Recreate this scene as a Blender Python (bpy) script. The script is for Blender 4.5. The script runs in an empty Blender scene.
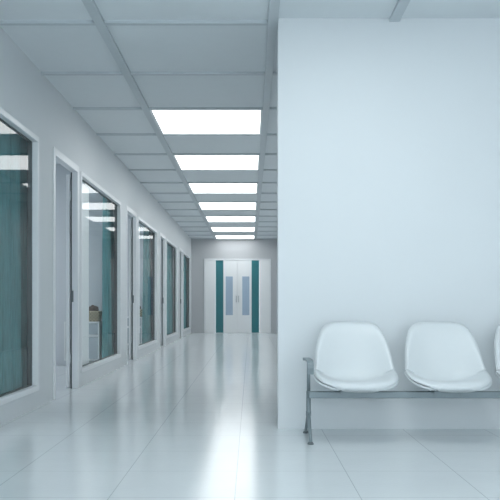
import bpy, bmesh, math, random
from mathutils import Vector, Matrix
random.seed(7)
SC = bpy.context.scene
COL = SC.collection

# ------------------------------------------------------------------ materials
def mat(name, color, rough=0.5, metal=0.0, noise=0.03, nscale=30.0, bump=0.0, bscale=200.0, coat=0.0, spec=None):
    m = bpy.data.materials.new(name); m.use_nodes = True
    nt = m.node_tree; N = nt.nodes; L = nt.links
    b = N['Principled BSDF']
    tc = N.new('ShaderNodeTexCoord')
    nz = N.new('ShaderNodeTexNoise'); nz.inputs['Scale'].default_value = nscale; nz.inputs['Detail'].default_value = 3
    L.new(tc.outputs['Object'], nz.inputs['Vector'])
    mx = N.new('ShaderNodeMix'); mx.data_type = 'RGBA'
    c = Vector(color)
    mx.inputs[6].default_value = (*(c * (1 - noise)), 1)
    mx.inputs[7].default_value = (*[min(1, v) for v in c * (1 + noise)], 1)
    L.new(nz.outputs['Fac'], mx.inputs[0]); L.new(mx.outputs[2], b.inputs['Base Color'])
    b.inputs['Roughness'].default_value = rough; b.inputs['Metallic'].default_value = metal
    b.inputs['Coat Weight'].default_value = coat
    if spec is not None: b.inputs['Specular IOR Level'].default_value = spec
    if bump:
        n2 = N.new('ShaderNodeTexNoise'); n2.inputs['Scale'].default_value = bscale
        L.new(tc.outputs['Object'], n2.inputs['Vector'])
        bp = N.new('ShaderNodeBump'); bp.inputs['Strength'].default_value = bump; bp.inputs['Distance'].default_value = 0.002
        L.new(n2.outputs['Fac'], bp.inputs['Height']); L.new(bp.outputs['Normal'], b.inputs['Normal'])
    return m

def emit_mat(name, color, strength):
    m = bpy.data.materials.new(name); m.use_nodes = True
    nt = m.node_tree; nt.nodes.remove(nt.nodes['Principled BSDF'])
    e = nt.nodes.new('ShaderNodeEmission'); e.inputs['Color'].default_value = (*color, 1); e.inputs['Strength'].default_value = strength
    nt.links.new(e.outputs[0], nt.nodes['Material Output'].inputs['Surface'])
    return m

def glass_mat(name, ior=1.45, tint=(0.93, 0.97, 0.97)):
    m = bpy.data.materials.new(name); m.use_nodes = True
    nt = m.node_tree; N = nt.nodes; L = nt.links; N.remove(N['Principled BSDF'])
    t = N.new('ShaderNodeBsdfTransparent'); t.inputs['Color'].default_value = (*tint, 1)
    g = N.new('ShaderNodeBsdfGlossy'); g.inputs['Roughness'].default_value = 0.015; g.inputs['Color'].default_value = (1, 1, 1, 1)
    f = N.new('ShaderNodeFresnel'); f.inputs['IOR'].default_value = ior
    ge = N.new('ShaderNodeNewGeometry')
    s = N.new('ShaderNodeMath'); s.operation = 'SUBTRACT'; s.inputs[0].default_value = 1.0
    L.new(ge.outputs['Backfacing'], s.inputs[1])
    mu = N.new('ShaderNodeMath'); mu.operation = 'MULTIPLY'
    sc_ = N.new('ShaderNodeMath'); sc_.operation = 'MULTIPLY_ADD'; sc_.inputs[1].default_value = 0.12; sc_.inputs[2].default_value = 0.11
    L.new(f.outputs[0], sc_.inputs[0])
    L.new(sc_.outputs[0], mu.inputs[0]); L.new(s.outputs[0], mu.inputs[1])
    x = N.new('ShaderNodeMixShader')
    L.new(mu.outputs[0], x.inputs[0]); L.new(t.outputs[0], x.inputs[1]); L.new(g.outputs[0], x.inputs[2])
    L.new(x.outputs[0], N['Material Output'].inputs['Surface'])
    return m

def floor_mat():
    m = bpy.data.materials.new('polished_floor_tile'); m.use_nodes = True
    nt = m.node_tree; N = nt.nodes; L = nt.links; b = N['Principled BSDF']
    tc = N.new('ShaderNodeTexCoord'); sp = N.new('ShaderNodeSeparateXYZ'); L.new(tc.outputs['Object'], sp.inputs[0])
    def seam(sock, off):
        a = N.new('ShaderNodeMath'); a.operation = 'ADD'; a.inputs[1].default_value = off; L.new(sock, a.inputs[0])
        w = N.new('ShaderNodeMath'); w.operation = 'PINGPONG'; w.inputs[1].default_value = 0.2765; L.new(a.outputs[0], w.inputs[0])
        c = N.new('ShaderNodeMath'); c.operation = 'LESS_THAN'; c.inputs[1].default_value = 0.0022; L.new(w.outputs[0], c.inputs[0])
        return c.outputs[0]
    sx = seam(sp.outputs['X'], 0.069 + 0.553*20); sy = seam(sp.outputs['Y'], -4.05 + 0.553*20)
    mx = N.new('ShaderNodeMath'); mx.operation = 'MAXIMUM'; L.new(sx, mx.inputs[0]); L.new(sy, mx.inputs[1])
    nz = N.new('ShaderNodeTexNoise'); nz.inputs['Scale'].default_value = 5; nz.inputs['Detail'].default_value = 6
    L.new(tc.outputs['Object'], nz.inputs['Vector'])
    c1 = N.new('ShaderNodeMix'); c1.data_type = 'RGBA'
    c1.inputs[6].default_value = (*FLOOR_A, 1); c1.inputs[7].default_value = (*FLOOR_B, 1)
    L.new(nz.outputs['Fac'], c1.inputs[0])
    c2 = N.new('ShaderNodeMix'); c2.data_type = 'RGBA'; c2.inputs[7].default_value = (0.47, 0.51, 0.53, 1)
    L.new(c1.outputs[2], c2.inputs[6]); L.new(mx.outputs[0], c2.inputs[0]); L.new(c2.outputs[2], b.inputs['Base Color'])
    b.inputs['Roughness'].default_value = 0.145
    b.inputs['Specular IOR Level'].default_value = 0.42
    n2 = N.new('ShaderNodeTexNoise'); n2.inputs['Scale'].default_value = 45; n2.inputs['Detail'].default_value = 2
    L.new(tc.outputs['Object'], n2.inputs['Vector'])
    bp = N.new('ShaderNodeBump'); bp.inputs['Strength'].default_value = 0.10; bp.inputs['Distance'].default_value = 0.004
    L.new(n2.outputs['Fac'], bp.inputs['Height']); L.new(bp.outputs['Normal'], b.inputs['Normal'])
    return m

def curtain_mat():
    m = bpy.data.materials.new('teal_curtain_cloth'); m.use_nodes = True
    nt = m.node_tree; N = nt.nodes; L = nt.links; b = N['Principled BSDF']
    tc = N.new('ShaderNodeTexCoord')
    mp = N.new('ShaderNodeMapping'); mp.inputs['Scale'].default_value = (40, 40, 2.0); L.new(tc.outputs['Object'], mp.inputs['Vector'])
    nz = N.new('ShaderNodeTexNoise'); nz.inputs['Scale'].default_value = 3; nz.inputs['Detail'].default_value = 4; L.new(mp.outputs[0], nz.inputs['Vector'])
    mx = N.new('ShaderNodeMix'); mx.data_type = 'RGBA'
    mx.inputs[6].default_value = (*[v * 0.5 for v in TEAL_CLOTH], 1); mx.inputs[7].default_value = (*[v * 1.5 for v in TEAL_CLOTH], 1)
    L.new(nz.outputs['Fac'], mx.inputs[0]); L.new(mx.outputs[2], b.inputs['Base Color'])
    b.inputs['Roughness'].default_value = 0.8; b.inputs['Specular IOR Level'].default_value = 0.15
    return m

def weave_mat():
    m = bpy.data.materials.new('woven_wicker'); m.use_nodes = True
    nt = m.node_tree; N = nt.nodes; L = nt.links; b = N['Principled BSDF']
    tc = N.new('ShaderNodeTexCoord')
    ck = N.new('ShaderNodeTexChecker'); ck.inputs['Scale'].default_value = 45
    ck.inputs[1].default_value = (0.42, 0.36, 0.23, 1); ck.inputs[2].default_value = (0.16, 0.13, 0.07, 1)
    L.new(tc.outputs['Object'], ck.inputs['Vector']); L.new(ck.outputs['Color'], b.inputs['Base Color'])
    bp = N.new('ShaderNodeBump'); bp.inputs['Strength'].default_value = 0.6; bp.inputs['Distance'].default_value = 0.004
    L.new(ck.outputs['Fac'], bp.inputs['Height']); L.new(bp.outputs['Normal'], b.inputs['Normal'])
    b.inputs['Roughness'].default_value = 0.75
    return m

FLOOR_A = (0.66, 0.70, 0.72); FLOOR_B = (0.71, 0.75, 0.765)
TEAL_CLOTH = (0.085, 0.245, 0.26)
PANEL_STRENGTH = 2.75
M = {}
M['wall'] = mat('white_wall_paint', (0.70, 0.735, 0.755), 0.55, noise=0.012, nscale=4, spec=0.25)
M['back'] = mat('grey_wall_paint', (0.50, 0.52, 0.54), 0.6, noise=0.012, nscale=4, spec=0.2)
M['room'] = mat('room_wall_paint', (0.62, 0.65, 0.69), 0.65, noise=0.012, nscale=4, spec=0.2)
M['ceil'] = mat('ceiling_tile', (0.74, 0.785, 0.81), 0.85, noise=0.015, nscale=12, spec=0.1)
M['tee'] = mat('ceiling_grid_metal', (0.54, 0.59, 0.62), 0.5, noise=0.01)
M['floor'] = floor_mat()
M['frame'] = mat('white_frame_lacquer', (0.80, 0.83, 0.85), 0.3, noise=0.01)
M['gasket'] = mat('dark_gasket', (0.025, 0.045, 0.05), 0.6)  # near-black colour stands in for shade in window reveals and door gaps
M['glass'] = glass_mat('clear_pane', 1.45, (0.97, 0.985, 0.985))
M['door'] = mat('white_door_laminate', (0.86, 0.885, 0.90), 0.35, noise=0.01)
M['teal'] = mat('teal_laminate', (0.02, 0.175, 0.205), 0.35, noise=0.03)
M['vision'] = mat('frosted_blue_pane', (0.36, 0.47, 0.60), 0.25, noise=0.02)
M['steel'] = mat('brushed_steel', (0.50, 0.53, 0.55), 0.3, 1.0, noise=0.03)
M['hinge'] = mat('dark_hinge_steel', (0.16, 0.18, 0.19), 0.4, 0.7)
M['curtain'] = curtain_mat()
M['cushion'] = mat('white_upholstery', (0.66, 0.695, 0.71), 0.42, noise=0.008, coat=0.1)
M['shell'] = mat('white_moulded_shell', (0.66, 0.70, 0.72), 0.35, noise=0.01)
M['grey'] = mat('grey_painted_metal', (0.20, 0.245, 0.265), 0.38, 0.25, noise=0.03)
M['pad'] = mat('grey_armrest_plastic', (0.21, 0.255, 0.275), 0.45, noise=0.02)
M['rubber'] = mat('dark_rubber', (0.12, 0.14, 0.15), 0.7)
M['cab'] = mat('white_cabinet_lacquer', (0.78, 0.80, 0.82), 0.35, noise=0.01)
M['drawer'] = mat('grey_drawer_laminate', (0.40, 0.46, 0.51), 0.4, noise=0.02)
M['wicker'] = weave_mat()
M['bundle'] = mat('brown_cloth', (0.075, 0.04, 0.02), 0.9, noise=0.4, nscale=25, bump=0.5, bscale=60)
M['panel_waiting'] = emit_mat('lit_panel_cool', (0.91, 0.98, 1.0), 3.6)
M['panel_bright'] = emit_mat('lit_panel_bright', (0.91, 0.98, 1.0), 6.5)
M['panel_room'] = emit_mat('lit_panel_room', (0.95, 0.98, 1.0), 4.5)  # fill light added to brighten the rooms
M['panel'] = emit_mat('lit_panel', (0.96, 0.99, 1.0), PANEL_STRENGTH)

# ------------------------------------------------------------------ mesh helpers
def box(bm, x0, x1, y0, y1, z0, z1):
    vs = [bm.verts.new(p) for p in ((x0,y0,z0),(x1,y0,z0),(x1,y1,z0),(x0,y1,z0),(x0,y0,z1),(x1,y0,z1),(x1,y1,z1),(x0,y1,z1))]
    for f in ((3,2,1,0),(4,5,6,7),(0,1,5,4),(1,2,6,5),(2,3,7,6),(3,0,4,7)):
        bm.faces.new([vs[i] for i in f])

def tube(bm, pts, radii, n=14, squash=None):
    pts = [Vector(p) for p in pts]
    if not hasattr(radii, '__len__'): radii = [radii] * len(pts)
    rings = []
    ref = None
    for i, p in enumerate(pts):
        d = (pts[min(i+1, len(pts)-1)] - pts[max(i-1, 0)]).normalized()
        if ref is None:
            ref = Vector((1, 0, 0)) if abs(d.x) < 0.9 else Vector((0, 0, 1))
        a = (ref - d * ref.dot(d)).normalized(); b = d.cross(a); ref = a
        sx, sy = squash if squash else (1, 1)
        rings.append([bm.verts.new(p + radii[i] * (a * sx * math.cos(t) + b * sy * math.sin(t))) for t in [2*math.pi*k/n for k in range(n)]])
    for r0, r1 in zip(rings, rings[1:]):
        for k in range(n):
            bm.faces.new((r0[k], r0[(k+1) % n], r1[(k+1) % n], r1[k]))
    bm.faces.new(list(reversed(rings[0]))); bm.faces.new(rings[-1])

def build(name, fill, material, parent=None, bevel=0.0, smooth=False, loc=None):
    bm = bmesh.new(); fill(bm)
    bmesh.ops.recalc_face_normals(bm, faces=bm.faces[:])
    me = bpy.data.meshes.new(name); bm.to_mesh(me); bm.free()
    me.materials.append(material)
    if smooth:
        for p in me.polygons: p.use_smooth = True
    o = bpy.data.objects.new(name, me); COL.objects.link(o)
    if parent is not None: o.parent = parent
    if loc is not None: o.location = loc
    if bevel:
        b = o.modifiers.new('bevel', 'BEVEL'); b.width = bevel; b.segments = 2; b.limit_method = 'ANGLE'
    return o

def tag(o, label=None, cat=None, group=None, kind=None):
    if label: o['label'] = label
    if cat: o['category'] = cat
    if group: o['group'] = group
    if kind: o['kind'] = kind
    return o

def empty(name, loc=(0, 0, 0)):
    o = bpy.data.objects.new(name, None); COL.objects.link(o); o.location = loc; o.empty_display_size = 0.1
    return o

def copy_tree(o, parent=None):
    c = o.copy(); COL.objects.link(c)
    if parent is not None: c.parent = parent
    for ch in list(o.children): copy_tree(ch, c)
    return c

# ------------------------------------------------------------------ dimensions
H = 2.80                       # ceiling
XL = -1.755                    # corridor face of the left wall
XI = -1.815                    # room face of the left wall
YF = 23.60                     # end wall
PITCH = 4.16
WIN = [(4.05 + PITCH*k, 6.57 + PITCH*k) for k in range(5)]
DOOR = [(7.12 + PITCH*k, 8.05 + PITCH*k) for k in range(4)]
PART = [6.87 + PITCH*k for k in range(4)]     # room partitions (0.1 m thick)
XO = -5.6                      # outer wall of the rooms
YB = -3.0
XR = 4.2
YW = 5.42                      # front face of the seating wall
ORD = ['nearest', 'second nearest', 'middle', 'second farthest', 'farthest']

# ------------------------------------------------------------------ setting
def S(name, fill, m, label, cat, bevel=0.0):
    return tag(build(name, fill, m, bevel=bevel), label, cat, kind='structure')

S('floor', lambda bm: box(bm, XO-0.2, XR+0.1, YB, YF+0.2, -0.1, 0.0), M['floor'],
  'glossy pale grey floor of square polished tiles running down the corridor', 'floor')
ceiling = S('ceiling', lambda bm: box(bm, XO-0.2, XR+0.1, YB, YF+0.2, H, H+0.1), M['ceil'],
  'suspended ceiling of pale grey rectangular tiles over corridor and waiting area', 'ceiling')

TW = 0.034
def tees(bm):
    z0, z1 = H-0.024, H
    xs = [-1.037, 0.154]
    for x in xs:
        box(bm, x-TW, x+TW, YB, YF, z0, z1)
    box(bm, 0.98-TW, 0.98+TW, YB, YW, z0, z1)
    box(bm, 2.18-TW, 2.18+TW, YB, YW, z0, z1)
    box(bm, 3.38-TW, 3.38+TW, YB, YW, z0, z1)
    y = 5.48 - 1.2*7
    while y < YF - 0.1:
        if y > YB + 0.1:
            t = 0.022
            box(bm, XL, -1.037-TW, y-t, y+t, z0+0.004, z1)
            box(bm, -1.037+TW, 0.154-TW, y-t, y+t, z0+0.004, z1)
            if y > 5.7:
                box(bm, 0.154+TW, 0.875, y-t, y+t, z0+0.004, z1)
            elif y < 5.0:
                for a, b in ((0.154, 0.98), (0.98, 2.18), (2.18, 3.38), (3.38, XR+TW)):
                    box(bm, a+TW, b-TW, y-t, y+t, z0+0.004, z1)
        y += 1.2
build('ceiling_grid', tees, M['tee'], parent=ceiling)

def wall_left(bm):
    zs, zt = 0.14, 2.23
    ops = []
    for a, b in WIN: ops.append((a, b, zs, zt))
    for a, b in DOOR: ops.append((a, b, 0.0, 2.20))
    ops.sort()
    y = YB
    for a, b, z0, z1 in ops:
        box(bm, XI, XL, y, a, 0, H)
        if z0 > 0: box(bm, XI, XL, a, b, 0, z0)
        box(bm, XI, XL, a, b, z1, H)
        y = b
    box(bm, XI, XL, y, YF, 0, H)
S('wall_left', wall_left, M['wall'], 'long white left corridor wall with windows and doorways', 'wall')
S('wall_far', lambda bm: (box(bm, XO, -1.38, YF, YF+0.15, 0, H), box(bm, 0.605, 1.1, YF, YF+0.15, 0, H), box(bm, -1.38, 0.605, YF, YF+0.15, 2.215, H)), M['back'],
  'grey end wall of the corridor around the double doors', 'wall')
S('wall_front', lambda bm: box(bm, 0.188, XR+0.1, YW, YW+0.2, 0, H), M['wall'],
  'broad plain white wall behind the row of seats', 'wall')
S('wall_right', lambda bm: box(bm, 0.875, 1.075, YW+0.2, YF, 0, H), M['wall'],
  'white right wall of the corridor hidden past the seating wall', 'wall')
S('wall_side', lambda bm: box(bm, XR, XR+0.1, YB, YW, 0, H), M['wall'],
  'white side wall of the waiting area', 'wall')

def outer(bm):
    # wide high window opening in every room
    y = YB
    cuts = [(0.5, 3.0)] + [(a + 0.3, b + 0.3) for a, b in WIN]
    for a, b in cuts:
        box(bm, XO-0.15, XO, y, a, 0, H); box(bm, XO-0.15, XO, a, b, 0, 0.9); box(bm, XO-0.15, XO, a, b, 2.3, H); y = b
    box(bm, XO-0.15, XO, y, YF, 0, H)
S('wall_outer', outer, M['room'], 'pale outer wall of the rooms left of the corridor', 'wall')
def parts_(bm, k):
    y = PART[k]
    box(bm, XO, XI, y, y+0.1, 0, H)
for k in range(4):
    S('wall_partition_%d' % (k+1), lambda bm, k=k: parts_(bm, k), M['room'],
      'pale grey partition wall closing the room behind the %s corridor window' % ORD[k], 'wall')

# windows of the left wall
def window(k):
    a, b = WIN[k]; z0, z1 = 0.14, 2.23
    def frame(bm):
        xo, xi, w = XL + 0.010, XI - 0.002, 0.045
        box(bm, xi, xo, a, b, z0, z0+w); box(bm, xi, xo, a, b, z1-w, z1)
        box(bm, xi, xo, a, a+w, z0+w, z1-w); box(bm, xi, xo, b-w, b, z0+w, z1-w)
    r = build('window_%d' % (k+1), frame, M['frame'], bevel=0.004)
    tag(r, 'white framed tall window in left corridor wall, %s of the five' % ORD[k], 'window', 'corridor windows', 'structure')
    def reveal_shade(bm):
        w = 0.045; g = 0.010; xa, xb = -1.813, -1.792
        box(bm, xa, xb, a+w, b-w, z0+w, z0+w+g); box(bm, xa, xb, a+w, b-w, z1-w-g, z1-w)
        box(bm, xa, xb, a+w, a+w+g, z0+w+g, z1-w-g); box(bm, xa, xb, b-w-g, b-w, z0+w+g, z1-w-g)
    build('gasket', reveal_shade, M['gasket'], parent=r)  # dark ring painted in for the shaded window reveal
    tag(build('jamb_seal', lambda bm: box(bm, -1.832, -1.8135, b-0.056, b-0.040, z0+0.03, z1-0.03), M['gasket'], parent=r), 'dark vertical seal strip')  # dark strip stands in for the shade between curtain and jamb
    build('pane', lambda bm: box(bm, -1.791, -1.785, a+0.046, b-0.046, z0+0.046, z1-0.046), M['glass'], parent=r)
for k in range(5): window(k)

# open room doors of the left wall
def door(k):
    a, b = DOOR[k]; n = k + 2
    def casing(bm):
        w = 0.055; xo = XL + 0.008; xi = XI - 0.004; t = 0.012
        zt = 2.20
        # face casing on the corridor side
        box(bm, XL, xo, a-w, a+t, 0, zt+w); box(bm, XL, xo, b-t, b+w, 0, zt+w); box(bm, XL, xo, a+t, b-t, zt-t, zt+w)
        # lining of the opening
        box(bm, xi, XL, a, a+t, 0, zt); box(bm, xi, XL, b-t, b, 0, zt); box(bm, xi, XL, a+t, b-t, zt-t, zt)
    r = build('door_%d' % n, casing, M['frame'], bevel=0.003)
    tag(r, 'open doorway with white casing just before the %s corridor window' % ['second nearest', 'middle', 'second farthest', 'farthest'][k], 'door', 'open room doors', 'structure')
    # leaf folded right back against the room side of the wall
    leaf = build('door_leaf', lambda bm: box(bm, -1.876, -1.836, b+0.03, b+0.985, 0.008, 2.17), M['door'], parent=r, bevel=0.003)
    for z in (0.30, 1.95):
        build('hinge', lambda bm: tube(bm, [(-1.828, b+0.014, z-0.045), (-1.828, b+0.014, z+0.045)], 0.007, 10), M['frame'], parent=r)
    tag(build('door_seal', lambda bm: box(bm, -1.8165, -1.806, b-0.0155, b-0.0115, 0.0, 2.185), M['gasket'], parent=r), 'dark seal strip')  # dark strip stands in for the shaded rabbet gap
    tag(build('latch_plate', lambda bm: box(bm, -1.817, -1.790, b-0.018, b-0.0115, 0.875, 0.99), M['hinge'], parent=r, bevel=0.002), 'dark metal latch plate')
    def handle(bm):
        y = b + 0.92
        tube(bm, [(-1.876, y, 1.0), (-1.916, y, 1.0)], 0.011)
        tube(bm, [(-1.916, y+0.01, 1.0), (-1.916, y-0.11, 1.0)], 0.010)
    build('handle', handle, M['steel'], parent=leaf, smooth=True)
for k in range(4): door(k)

# double door at the end of the corridor
def far_door():
    y = YF
    def fr(bm):
        x0, x1, zt = -1.375, 0.60, 2.21
        w = 0.04
        box(bm, x0, x0+w, y-0.03, y+0.15, 0, zt); box(bm, x1-w, x1, y-0.03, y+0.15, 0, zt); box(bm, x0+w, x1-w, y-0.03, y+0.15, zt-w, zt)
    r = build('door_1', fr, M['frame'], bevel=0.003)
    tag(r, 'white double doors with teal stripes closing the far end of the corridor', 'door', kind='structure')
    zt = 2.165
    build('side_panel', lambda bm: box(bm, -1.334, -1.035, y-0.012, y+0.06, 0.0, zt), M['door'], parent=r, bevel=0.003)
    build('side_panel', lambda bm: box(bm, 0.262, 0.559, y-0.012, y+0.06, 0.0, zt), M['door'], parent=r, bevel=0.003)
    build('meeting_stile', lambda bm: box(bm, -0.43, -0.344, y+0.052, y+0.08, 0.0, zt), M['frame'], parent=r)
    build('threshold', lambda bm: box(bm, -1.334, 0.559, y+0.001, y+0.15, 0.0, 0.0055), M['steel'], parent=r)
    build('stop', lambda bm: box(bm, -1.334, 0.559, y+0.075, y+0.15, zt-0.02, zt+0.004), M['frame'], parent=r)
    for s, (x0, x1) in ((-1, (-1.031, -0.390)), (1, (-0.384, 0.258))):
        lf = build('door_leaf', lambda bm: box(bm, x0, x1, y-0.008, y+0.05, 0.0065, zt-0.002), M['door'], parent=r, bevel=0.002)
        sx = (x0, x0+0.225) if s < 0 else (x1-0.225, x1)
        tag(build('teal_stripe', lambda bm: box(bm, sx[0], sx[1], y-0.014, y-0.007, 0.012, zt-0.006), M['teal'], parent=lf), 'teal vertical stripe')
        wx = (-0.735, -0.525) if s < 0 else (-0.245, -0.035)
        tag(build('vision_pane', lambda bm: box(bm, wx[0], wx[1], y-0.013, y-0.006, 0.535, 1.68), M['vision'], parent=lf), 'frosted blue vision pane')
        hx = -0.387 + s*0.035
        def hd(bm):
            tube(bm, [(hx, y-0.008, 0.92), (hx, y-0.045, 0.92), (hx, y-0.05, 0.95), (hx, y-0.05, 1.07), (hx, y-0.045, 1.10), (hx, y-0.008, 1.10)], 0.010, 10)
        build('handle', hd, M['steel'], parent=lf, smooth=True)
far_door()

# daylight windows of the outer wall
def outer_window(i, a, b):
    def fr(bm):
        w = 0.06; xo, xi = XO-0.12, XO-0.03; z0, z1 = 0.9, 2.3
        box(bm, xo, xi, a, b, z0, z0+w); box(bm, xo, xi, a, b, z1-w, z1)
        for yy in (a, (a+b)/2-w/2, b-w): box(bm, xo, xi, yy, yy+w, z0+w, z1-w)
    r = build('window_%d' % i, fr, M['frame'])
    where = 'the room nearest the camera' if i == 6 else 'the room behind the %s corridor window' % ORD[i-7]
    tag(r, 'wide white daylight window in the outer wall of ' + where, 'window', kind='structure')
    build('pane', lambda bm: box(bm, XO-0.078, XO-0.072, a+0.06, b-0.06, 0.96, 2.24), M['glass'], parent=r)
for i, (a, b) in enumerate([(0.5, 3.0)] + [(a + 0.3, b + 0.3) for a, b in WIN]): outer_window(6 + i, a, b)

# ------------------------------------------------------------------ ceiling lights
def light(x0, x1, y0, y1, label, group, m='panel'):
    cx, cy = (x0+x1)/2, (y0+y1)/2; hx, hy = (x1-x0)/2, (y1-y0)/2
    r = empty('ceiling_light', (cx, cy, H)); tag(r, label, 'ceiling light', group)
    def fr(bm):
        w = 0.02
        box(bm, -hx, hx, -hy, -hy+w, -0.014, 0); box(bm, -hx, hx, hy-w, hy, -0.014, 0)
        box(bm, -hx, -hx+w, -hy+w, hy-w, -0.014, 0); box(bm, hx-w, hx, -hy+w, hy-w, -0.014, 0)
    build('light_frame', fr, M['frame'], parent=r)
    build('diffuser', lambda bm: box(bm, -hx+0.02, hx-0.02, -hy+0.02, hy-0.02, -0.010, 0), M[m], parent=r)
NAMES = ['nearest and largest', 'second nearest', 'third nearest', 'fourth nearest', 'fifth nearest', 'second farthest', 'farthest and smallest']
for k in range(7):
    y0 = 7.88 + 2.4*k
    light(-1.005, 0.122, y0+0.03, y0+1.17, 'bright square ceiling light panel over the corridor, %s of the seven' % NAMES[k], 'corridor ceiling panels')
light(0.19, 0.945, 0.71, 1.85, 'narrow ceiling light panel over the waiting area, the one farther from the seating wall', 'waiting area ceiling panels', 'panel_waiting')
light(0.19, 0.945, 3.11, 4.25, 'narrow ceiling light panel over the waiting area, closest above the left seat', 'waiting area ceiling panels', 'panel_bright')
light(2.215, 3.345, 0.71, 1.85, 'wide ceiling light panel over the right of the waiting area', 'waiting area ceiling panels', 'panel_waiting')
for k in range(5):
    yc = (WIN[k][0] + WIN[k][1]) / 2
    light(-4.2, -3.2, yc-0.5, yc+0.5, 'square ceiling light panel in the room behind the %s corridor window' % ORD[k], 'room ceiling panels', 'panel_room')  # added out of view so the rooms are not dark
# ------------------------------------------------------------------ curtains
def curtain_fill(y0, y1, seed):
    rnd = random.Random(seed)
    def f(bm):
        n = 110; nf = (y1-y0)/0.27
        ph = rnd.random()*6.28
        rows = 14; zt, zb = 2.42, 0.04
        cols = []
        for i in range(n+1):
            t = i/n
            y = y0 + (y1-y0)*t + 0.012*math.sin(t*nf*4*math.pi + ph) * 1.6
            sn = math.sin(t*nf*2*math.pi + ph); xw = 0.062*math.copysign(abs(sn)**0.8, sn) + 0.006*math.sin(t*31+ph)
            col = []
            for j in range(rows+1):
                s = j/rows
                amp = 0.6 + 0.4*s
                col.append((-1.918 + xw*amp*0.9 + 0.003*math.sin(s*5+t*20), y + 0.008*s*math.sin(t*9+ph), zt + (zb-zt)*s))
            cols.append(col)
        g0 = [[bm.verts.new(p) for p in c] for c in cols]
        g1 = [[bm.verts.new((p[0]-0.004, p[1], p[2])) for p in c] for c in cols]
        for i in range(n):
            for j in range(rows):
                bm.faces.new((g0[i][j], g0[i+1][j], g0[i+1][j+1], g0[i][j+1]))
                bm.faces.new((g1[i][j+1], g1[i+1][j+1], g1[i+1][j], g1[i][j]))
            bm.faces.new((g0[i][0], g1[i][0], g1[i+1][0], g0[i+1][0]))
            bm.faces.new((g0[i][rows], g0[i+1][rows], g1[i+1][rows], g1[i][rows]))
        for i in (0, n):
            for j in range(rows):
                bm.faces.new((g0[i][j], g0[i][j+1], g1[i][j+1], g1[i][j]))
    return f
def curtain(k):
    a, b = WIN[k]
    y1 = PART[k] - 0.02 if k < 4 else YF - 0.03
    y0 = a + (1.60 if k == 0 else 2.17)
    r = empty('curtain', (0, 0, 0))
    tag(r, 'teal curtain drawn to the far side behind the %s corridor window' % ORD[k], 'curtain', 'teal window curtains')
    c = build('fabric', curtain_fill(y0, y1, 3+k), M['curtain'], parent=r, smooth=True)
    def rail(bm):
        tube(bm, [(-1.90, a-0.1 if k == 0 else a-0.05, 2.45), (-1.90, y1, 2.45)], 0.012)
    build('curtain_rail', rail, M['frame'], parent=r, smooth=True)
    for y in (a+0.05, (a+b)/2, b-0.1):
        build('rail_bracket', lambda bm: box(bm, -1.90, XI, y-0.01, y+0.01, 2.44, 2.46), M['steel'], parent=r)
for k in range(5): curtain(k)

# ------------------------------------------------------------------ bedside cabinets with baskets
def cabinet_proto():
    r = empty('bedside_cabinet')
    w, d, zt, zb = 0.235, 0.20, 0.62, 0.10      # half width, half depth
    def body(bm):
        t = 0.02
        box(bm, -w, w, -d, d, zt-t, zt); box(bm, -w, w, -d, d, zb, zb+t)
        box(bm, -w, -w+t, -d, d, zb+t, zt-t); box(bm, w-t, w, -d, d, zb+t, zt-t)
        box(bm, -w+t, w-t, d-0.012, d, zb+t, zt-t)
        box(bm, -w+t, w-t, -d, d-0.012, 0.415, 0.445)
    build('body', body, M['cab'], parent=r, bevel=0.002)
    for z0, z1 in ((0.124, 0.411), (0.449, 0.596)):
        dr = build('drawer', lambda bm: box(bm, -w+0.023, w-0.023, -d+0.006, d-0.04, z0, z1), M['drawer'], parent=r, bevel=0.002)
        zc = (z0+z1)/2 + 0.03
        build('knob', lambda bm: (tube(bm, [(0, -d+0.006, zc), (0, -d-0.006, zc), (0, -d-0.008, zc), (0, -d-0.018, zc)], [0.006, 0.006, 0.013, 0.011], 12)), M['steel'], parent=dr, smooth=True)
    for sx in (-1, 1):
        for sy in (-1, 1):
            def lg(bm, sx=sx, sy=sy):
                x, y = sx*(w-0.035), sy*(d-0.035)
                tube(bm, [(x, y, zb), (x+sx*0.004, y+sy*0.004, 0.0)], [0.017, 0.011], 12)
            build('leg', lg, M['cab'], parent=r, smooth=True)
    return r
def basket_proto():
    r = empty('wicker_basket')
    def shell(bm):
        # square tapered basket, open top
        def ring(hx, hy, z, n=10, e=5.0):
            out = []
            for i in range(4*n):
                t = 2*math.pi*i/(4*n); c, s = math.cos(t), math.sin(t)
                k = (abs(c)**e + abs(s)**e) ** (-1/e)
                out.append(bm.verts.new((hx*k*c, hy*k*s, z)))
            return out
        rs = [ring(0.085, 0.07, 0.0), ring(0.092, 0.077, 0.04), ring(0.098, 0.083, 0.09), ring(0.102, 0.087, 0.13),
              ring(0.094, 0.079, 0.13), ring(0.092, 0.077, 0.120), ring(0.090, 0.075, 0.106)]
        for a, b in zip(rs, rs[1:]):
            n = len(a)
            for i in range(n): bm.faces.new((a[i], a[(i+1) % n], b[(i+1) % n], b[i]))
        bm.faces.new(list(reversed(rs[0]))); bm.faces.new(rs[-1])
    build('basket_body', shell, M['wicker'], parent=r)
    def rim(bm):
        pts = []
        for i in range(41):
            t = 2*math.pi*i/40; c, s = math.cos(t), math.sin(t)
            k = (abs(c)**5 + abs(s)**5) ** (-0.2)
            pts.append((0.099*k*c, 0.084*k*s, 0.134))
        tube(bm, pts, 0.008, 8)
    build('rim', rim, mat('pale_wicker', (0.46, 0.38, 0.25), 0.7, noise=0.2, nscale=80), parent=r, smooth=True)
    return r
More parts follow.
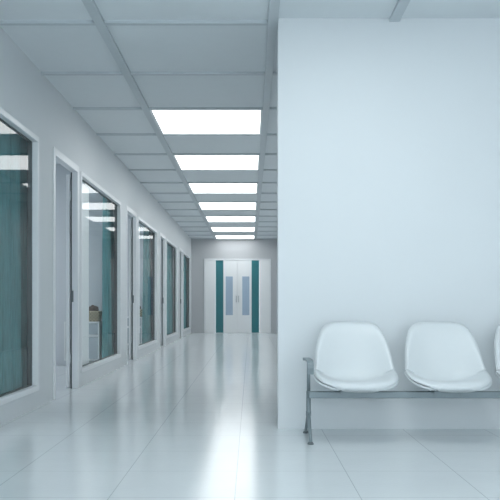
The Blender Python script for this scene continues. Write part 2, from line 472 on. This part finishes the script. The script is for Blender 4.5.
def bundle_proto():
    def f(bm):
        bmesh.ops.create_icosphere(bm, subdivisions=4, radius=1.0)
        for v in bm.verts:
            p = v.co
            n = 0.10*math.sin(6*p.x+2)*math.cos(5*p.y) + 0.06*math.sin(9*p.z+4*p.x)
            p *= 1 + n
            v.co = Vector((p.x*0.070, p.y*0.056, 0.058 + p.z*0.052))
    return build('rolled_towel', f, M['bundle'], smooth=True)
cab0, bas0, bun0 = cabinet_proto(), basket_proto(), bundle_proto()
for k in range(4):
    c = cab0 if k == 0 else copy_tree(cab0)
    s = bas0 if k == 0 else copy_tree(bas0)
    u = bun0 if k == 0 else copy_tree(bun0)
    yc = PART[k] + PITCH - 0.235 if k < 3 else YF - 0.235
    w = ORD[k+1]
    c.location = (-2.25, yc, 0); s.location = (-2.11, yc-0.06, 0.6205); u.location = (-2.125, yc-0.06, 0.7285)
    tag(c, 'white two-drawer bedside cabinet behind the %s corridor window' % w, 'cabinet', 'bedside cabinets in the rooms')
    tag(s, 'small wicker basket on the cabinet behind the %s corridor window' % w, 'basket', 'baskets on the cabinets')
    tag(u, 'dark brown bundle heaped in the basket behind the %s corridor window' % w, 'towel', 'brown bundles in the baskets')

# ------------------------------------------------------------------ beam seating
def catmull(P, t):
    n = len(P) - 1
    f = min(max(t, 0), 1) * n; i = min(int(f), n-1); u = f - i
    p = [P[max(i-1, 0)], P[i], P[i+1], P[min(i+2, n)]]
    return [0.5*((2*b) + (-a+c)*u + (2*a-5*b+4*c-d)*u*u + (-a+3*b-3*c+d)*u**3) for a, b, c, d in zip(*p)]

# centre-line of the bucket: (y, z, half width, wing rise) from front lip to top of the back; y from the beam axis
PROF = [
    (-0.250, 0.324, 0.222, 0.000),
    (-0.260, 0.340, 0.240, 0.006),
    (-0.222, 0.350, 0.257, 0.024),
    (-0.120, 0.340, 0.265, 0.058),
    (-0.020, 0.330, 0.264, 0.088),
    ( 0.066, 0.334, 0.259, 0.108),
    ( 0.124, 0.390, 0.253, 0.112),
    ( 0.164, 0.482, 0.245, 0.094),
    ( 0.192, 0.567, 0.236, 0.068),
    ( 0.215, 0.640, 0.225, 0.052),
    ( 0.236, 0.705, 0.221, 0.030),
    ( 0.246, 0.738, 0.218, 0.022),
]
# arc-length table
_tab = []
_prev = None; _acc = 0
for i in range(241):
    y, z, w, c = catmull(PROF, i/240)
    if _prev: _acc += math.hypot(y-_prev[0], z-_prev[1])
    _prev = (y, z); _tab.append(_acc)
def prof(s):
    target = s*_acc
    lo, hi = 0, 240
    while hi - lo > 1:
        m = (lo+hi)//2
        if _tab[m] <= target: lo = m
        else: hi = m
    f = (target-_tab[lo]) / max(1e-9, _tab[hi]-_tab[lo])
    t = (lo+f)/240
    y, z, w, c = catmull(PROF, t)
    y2, z2, _, _ = catmull(PROF, min(1, t+0.004)); y1, z1, _, _ = catmull(PROF, max(0, t-0.004))
    d = Vector((0, y2-y1, z2-z1)).normalized()
    nrm = Vector((0, -d.z, d.y))           # towards the sitter
    return y, z, w, c, nrm
def bucket_point(r, a, off, scale=1.0):
    e = 4.8 if math.sin(a) > 0 else 3.4
    c, s = math.cos(a), math.sin(a)
    k = (abs(c)**e + abs(s)**e) ** (-1/e)
    u, v = r*k*c*scale, r*k*s*scale
    y, z, w, rise, n = prof(min(1, max(0, (v+1)/2)))
    over = max(0, abs(v)-1)
    p = Vector((u*w, y, z)) + n*(rise*abs(u)**2.6 + off)
    return p
def bucket(bm, top, bottom, scale=1.0, nr=16, na=72):
    rs = [((i+1)/nr)**0.8 for i in range(nr)]
    def layer(off):
        cen = bm.verts.new(bucket_point(0, 0, off(0), scale)); rings = []
        for r in rs:
            rings.append([bm.verts.new(bucket_point(r, 2*math.pi*k/na, off(r), scale)) for k in range(na)])
        return cen, rings
    c1, R1 = layer(top); c2, R2 = layer(bottom)
    for c, R, flip in ((c1, R1, False), (c2, R2, True)):
        for k in range(na):
            q = (k+1) % na
            f = (c, R[0][k], R[0][q]); bm.faces.new(f if not flip else f[::-1])
            for a, b in zip(R, R[1:]):
                f = (a[k], b[k], b[q], a[q]); bm.faces.new(f if not flip else f[::-1])
    for k in range(na):
        q = (k+1) % na
        bm.faces.new((R1[-1][k], R2[-1][k], R2[-1][q], R1[-1][q]))

bench = empty('waiting_bench', (0.365, 5.0, 0.0))
tag(bench, 'row of white bucket seats on a grey metal beam against the white wall', 'bench')
BX = 0.365
def P(x): return x - BX
SEATS = [0.658, 1.233, 1.808]
XE = 2.095
build('beam', lambda bm: box(bm, 0.0, XE-BX, -0.028, 0.028, 0.262, 0.303), M['grey'], parent=bench, bevel=0.004)
def seat_proto():
    sh = build('seat', lambda bm: bucket(bm, lambda r: -0.002, lambda r: -0.016 - 0.004*(1-r), 1.0), M['shell'], parent=bench, smooth=True)
    cu = build('cushion', lambda bm: bucket(bm, lambda r: 0.006 + 0.030*math.sqrt(max(0, 1-r**7)), lambda r: 0.0045 - 0.004*(1-r), 0.985), M['cushion'], parent=sh, smooth=True)
    for x in (-0.085, 0.085):
        def br(bm, x=x):
            box(bm, x-0.02, x+0.02, -0.10, 0.085, 0.3035, 0.312)
            box(bm, x-0.016, x+0.016, -0.09, -0.082, 0.312, 0.322); box(bm, x-0.016, x+0.016, 0.068, 0.076, 0.312, 0.318)
            box(bm, x-0.012, x+0.012, -0.0325, -0.0285, 0.285, 0.3035)
            tube(bm, [(x, -0.030, 0.294), (x, -0.040, 0.294)], 0.006, 10)
        tag(build('bracket', br, M['grey'], parent=sh), 'grey bracket clamping the seat to the beam')
    return sh
seat0 = seat_proto()
for i, x in enumerate(SEATS):
    s = seat0 if i == 0 else copy_tree(seat0, bench)
    s.location = (x-BX, 0, 0)
def leg(x):
    def post(bm):
        tube(bm, [(x, 0.0, 0.155), (x, 0.0, 0.165), (x, 0.0, 0.305)], [0.0135, 0.0145, 0.0145])
        tube(bm, [(x, 0.0, 0.305), (x, 0.0, 0.488)], [0.0115, 0.0105])
        # two feet forking front and back
        for s, yy in ((-1, -0.175), (1, 0.25)):
            tube(bm, [(x, 0.0, 0.172), (x, yy*0.16, 0.140), (x, yy*0.58, 0.078), (x, yy*0.93, 0.030), (x, yy, 0.012)], [0.0115, 0.0125, 0.0115, 0.010, 0.010])
    p = build('leg', post, M['grey'], parent=bench, smooth=True)
    for yy in (-0.175, 0.25):
        tag(build('foot', lambda bm: tube(bm, [(x, yy, 0.0), (x, yy, 0.006), (x, yy, 0.016)], [0.019, 0.019, 0.012], 16), M['rubber'], parent=p), 'dark round foot pad')
    build('collar', lambda bm: tube(bm, [(x, 0, 0.150), (x, 0, 0.178)], 0.0165, 16), M['grey'], parent=p)
def armrest(x):
    def arm(bm):
        # strap that runs level towards the front, then curls down
        prof_ = [(0.20, 0.487), (0.19, 0.496), (0.10, 0.502), (-0.05, 0.505), (-0.16, 0.506), (-0.19, 0.503), (-0.209, 0.490), (-0.215, 0.465), (-0.210, 0.428)]
        th = 0.014; hw = 0.020
        rows = []
        n = len(prof_)
        for i, (y, z) in enumerate(prof_):
            a = prof_[max(0, i-1)]; b = prof_[min(n-1, i+1)]
            d = Vector((b[0]-a[0], b[1]-a[1])).normalized(); nn = Vector((d.y, -d.x))
            w = hw * (1.0 if i else 0.8)
            rows.append([bm.verts.new((x-w, y+nn.x*th/2, z+nn.y*th/2)), bm.verts.new((x+w, y+nn.x*th/2, z+nn.y*th/2)),
                         bm.verts.new((x+w, y-nn.x*th/2, z-nn.y*th/2)), bm.verts.new((x-w, y-nn.x*th/2, z-nn.y*th/2))])
        for a, b in zip(rows, rows[1:]):
            for k in range(4): bm.faces.new((a[k], a[(k+1) % 4], b[(k+1) % 4], b[k]))
        bm.faces.new(rows[0]); bm.faces.new(rows[-1][::-1])
    build('armrest', arm, M['pad'], parent=bench, bevel=0.003)
for xx in (0.0, XE-BX):
    leg(xx); armrest(xx - 0.004 if xx == 0 else xx + 0.004)

# ------------------------------------------------------------------ daylight, camera, view
w = bpy.data.worlds.new('daylight'); SC.world = w; w.use_nodes = True
bg = w.node_tree.nodes['Background']
bg.inputs['Color'].default_value = (0.77, 0.87, 0.93, 1); bg.inputs['Strength'].default_value = 2.3

cam = bpy.data.cameras.new('camera'); co = bpy.data.objects.new('camera', cam); COL.objects.link(co)
co.location = (0, 0, 0.849); co.rotation_euler = (math.pi/2, 0, 0)
cam.sensor_width = 36; cam.sensor_fit = 'HORIZONTAL'; cam.lens = 795/500*36
cam.shift_x = -0.001; cam.shift_y = 0.109
cam.clip_start = 0.05; cam.clip_end = 200
SC.camera = co
vs = SC.view_settings
vs.view_transform = 'Standard'; vs.look = 'None'; vs.gamma = 1.0; vs.use_curve_mapping = False
vs.exposure = 0.7
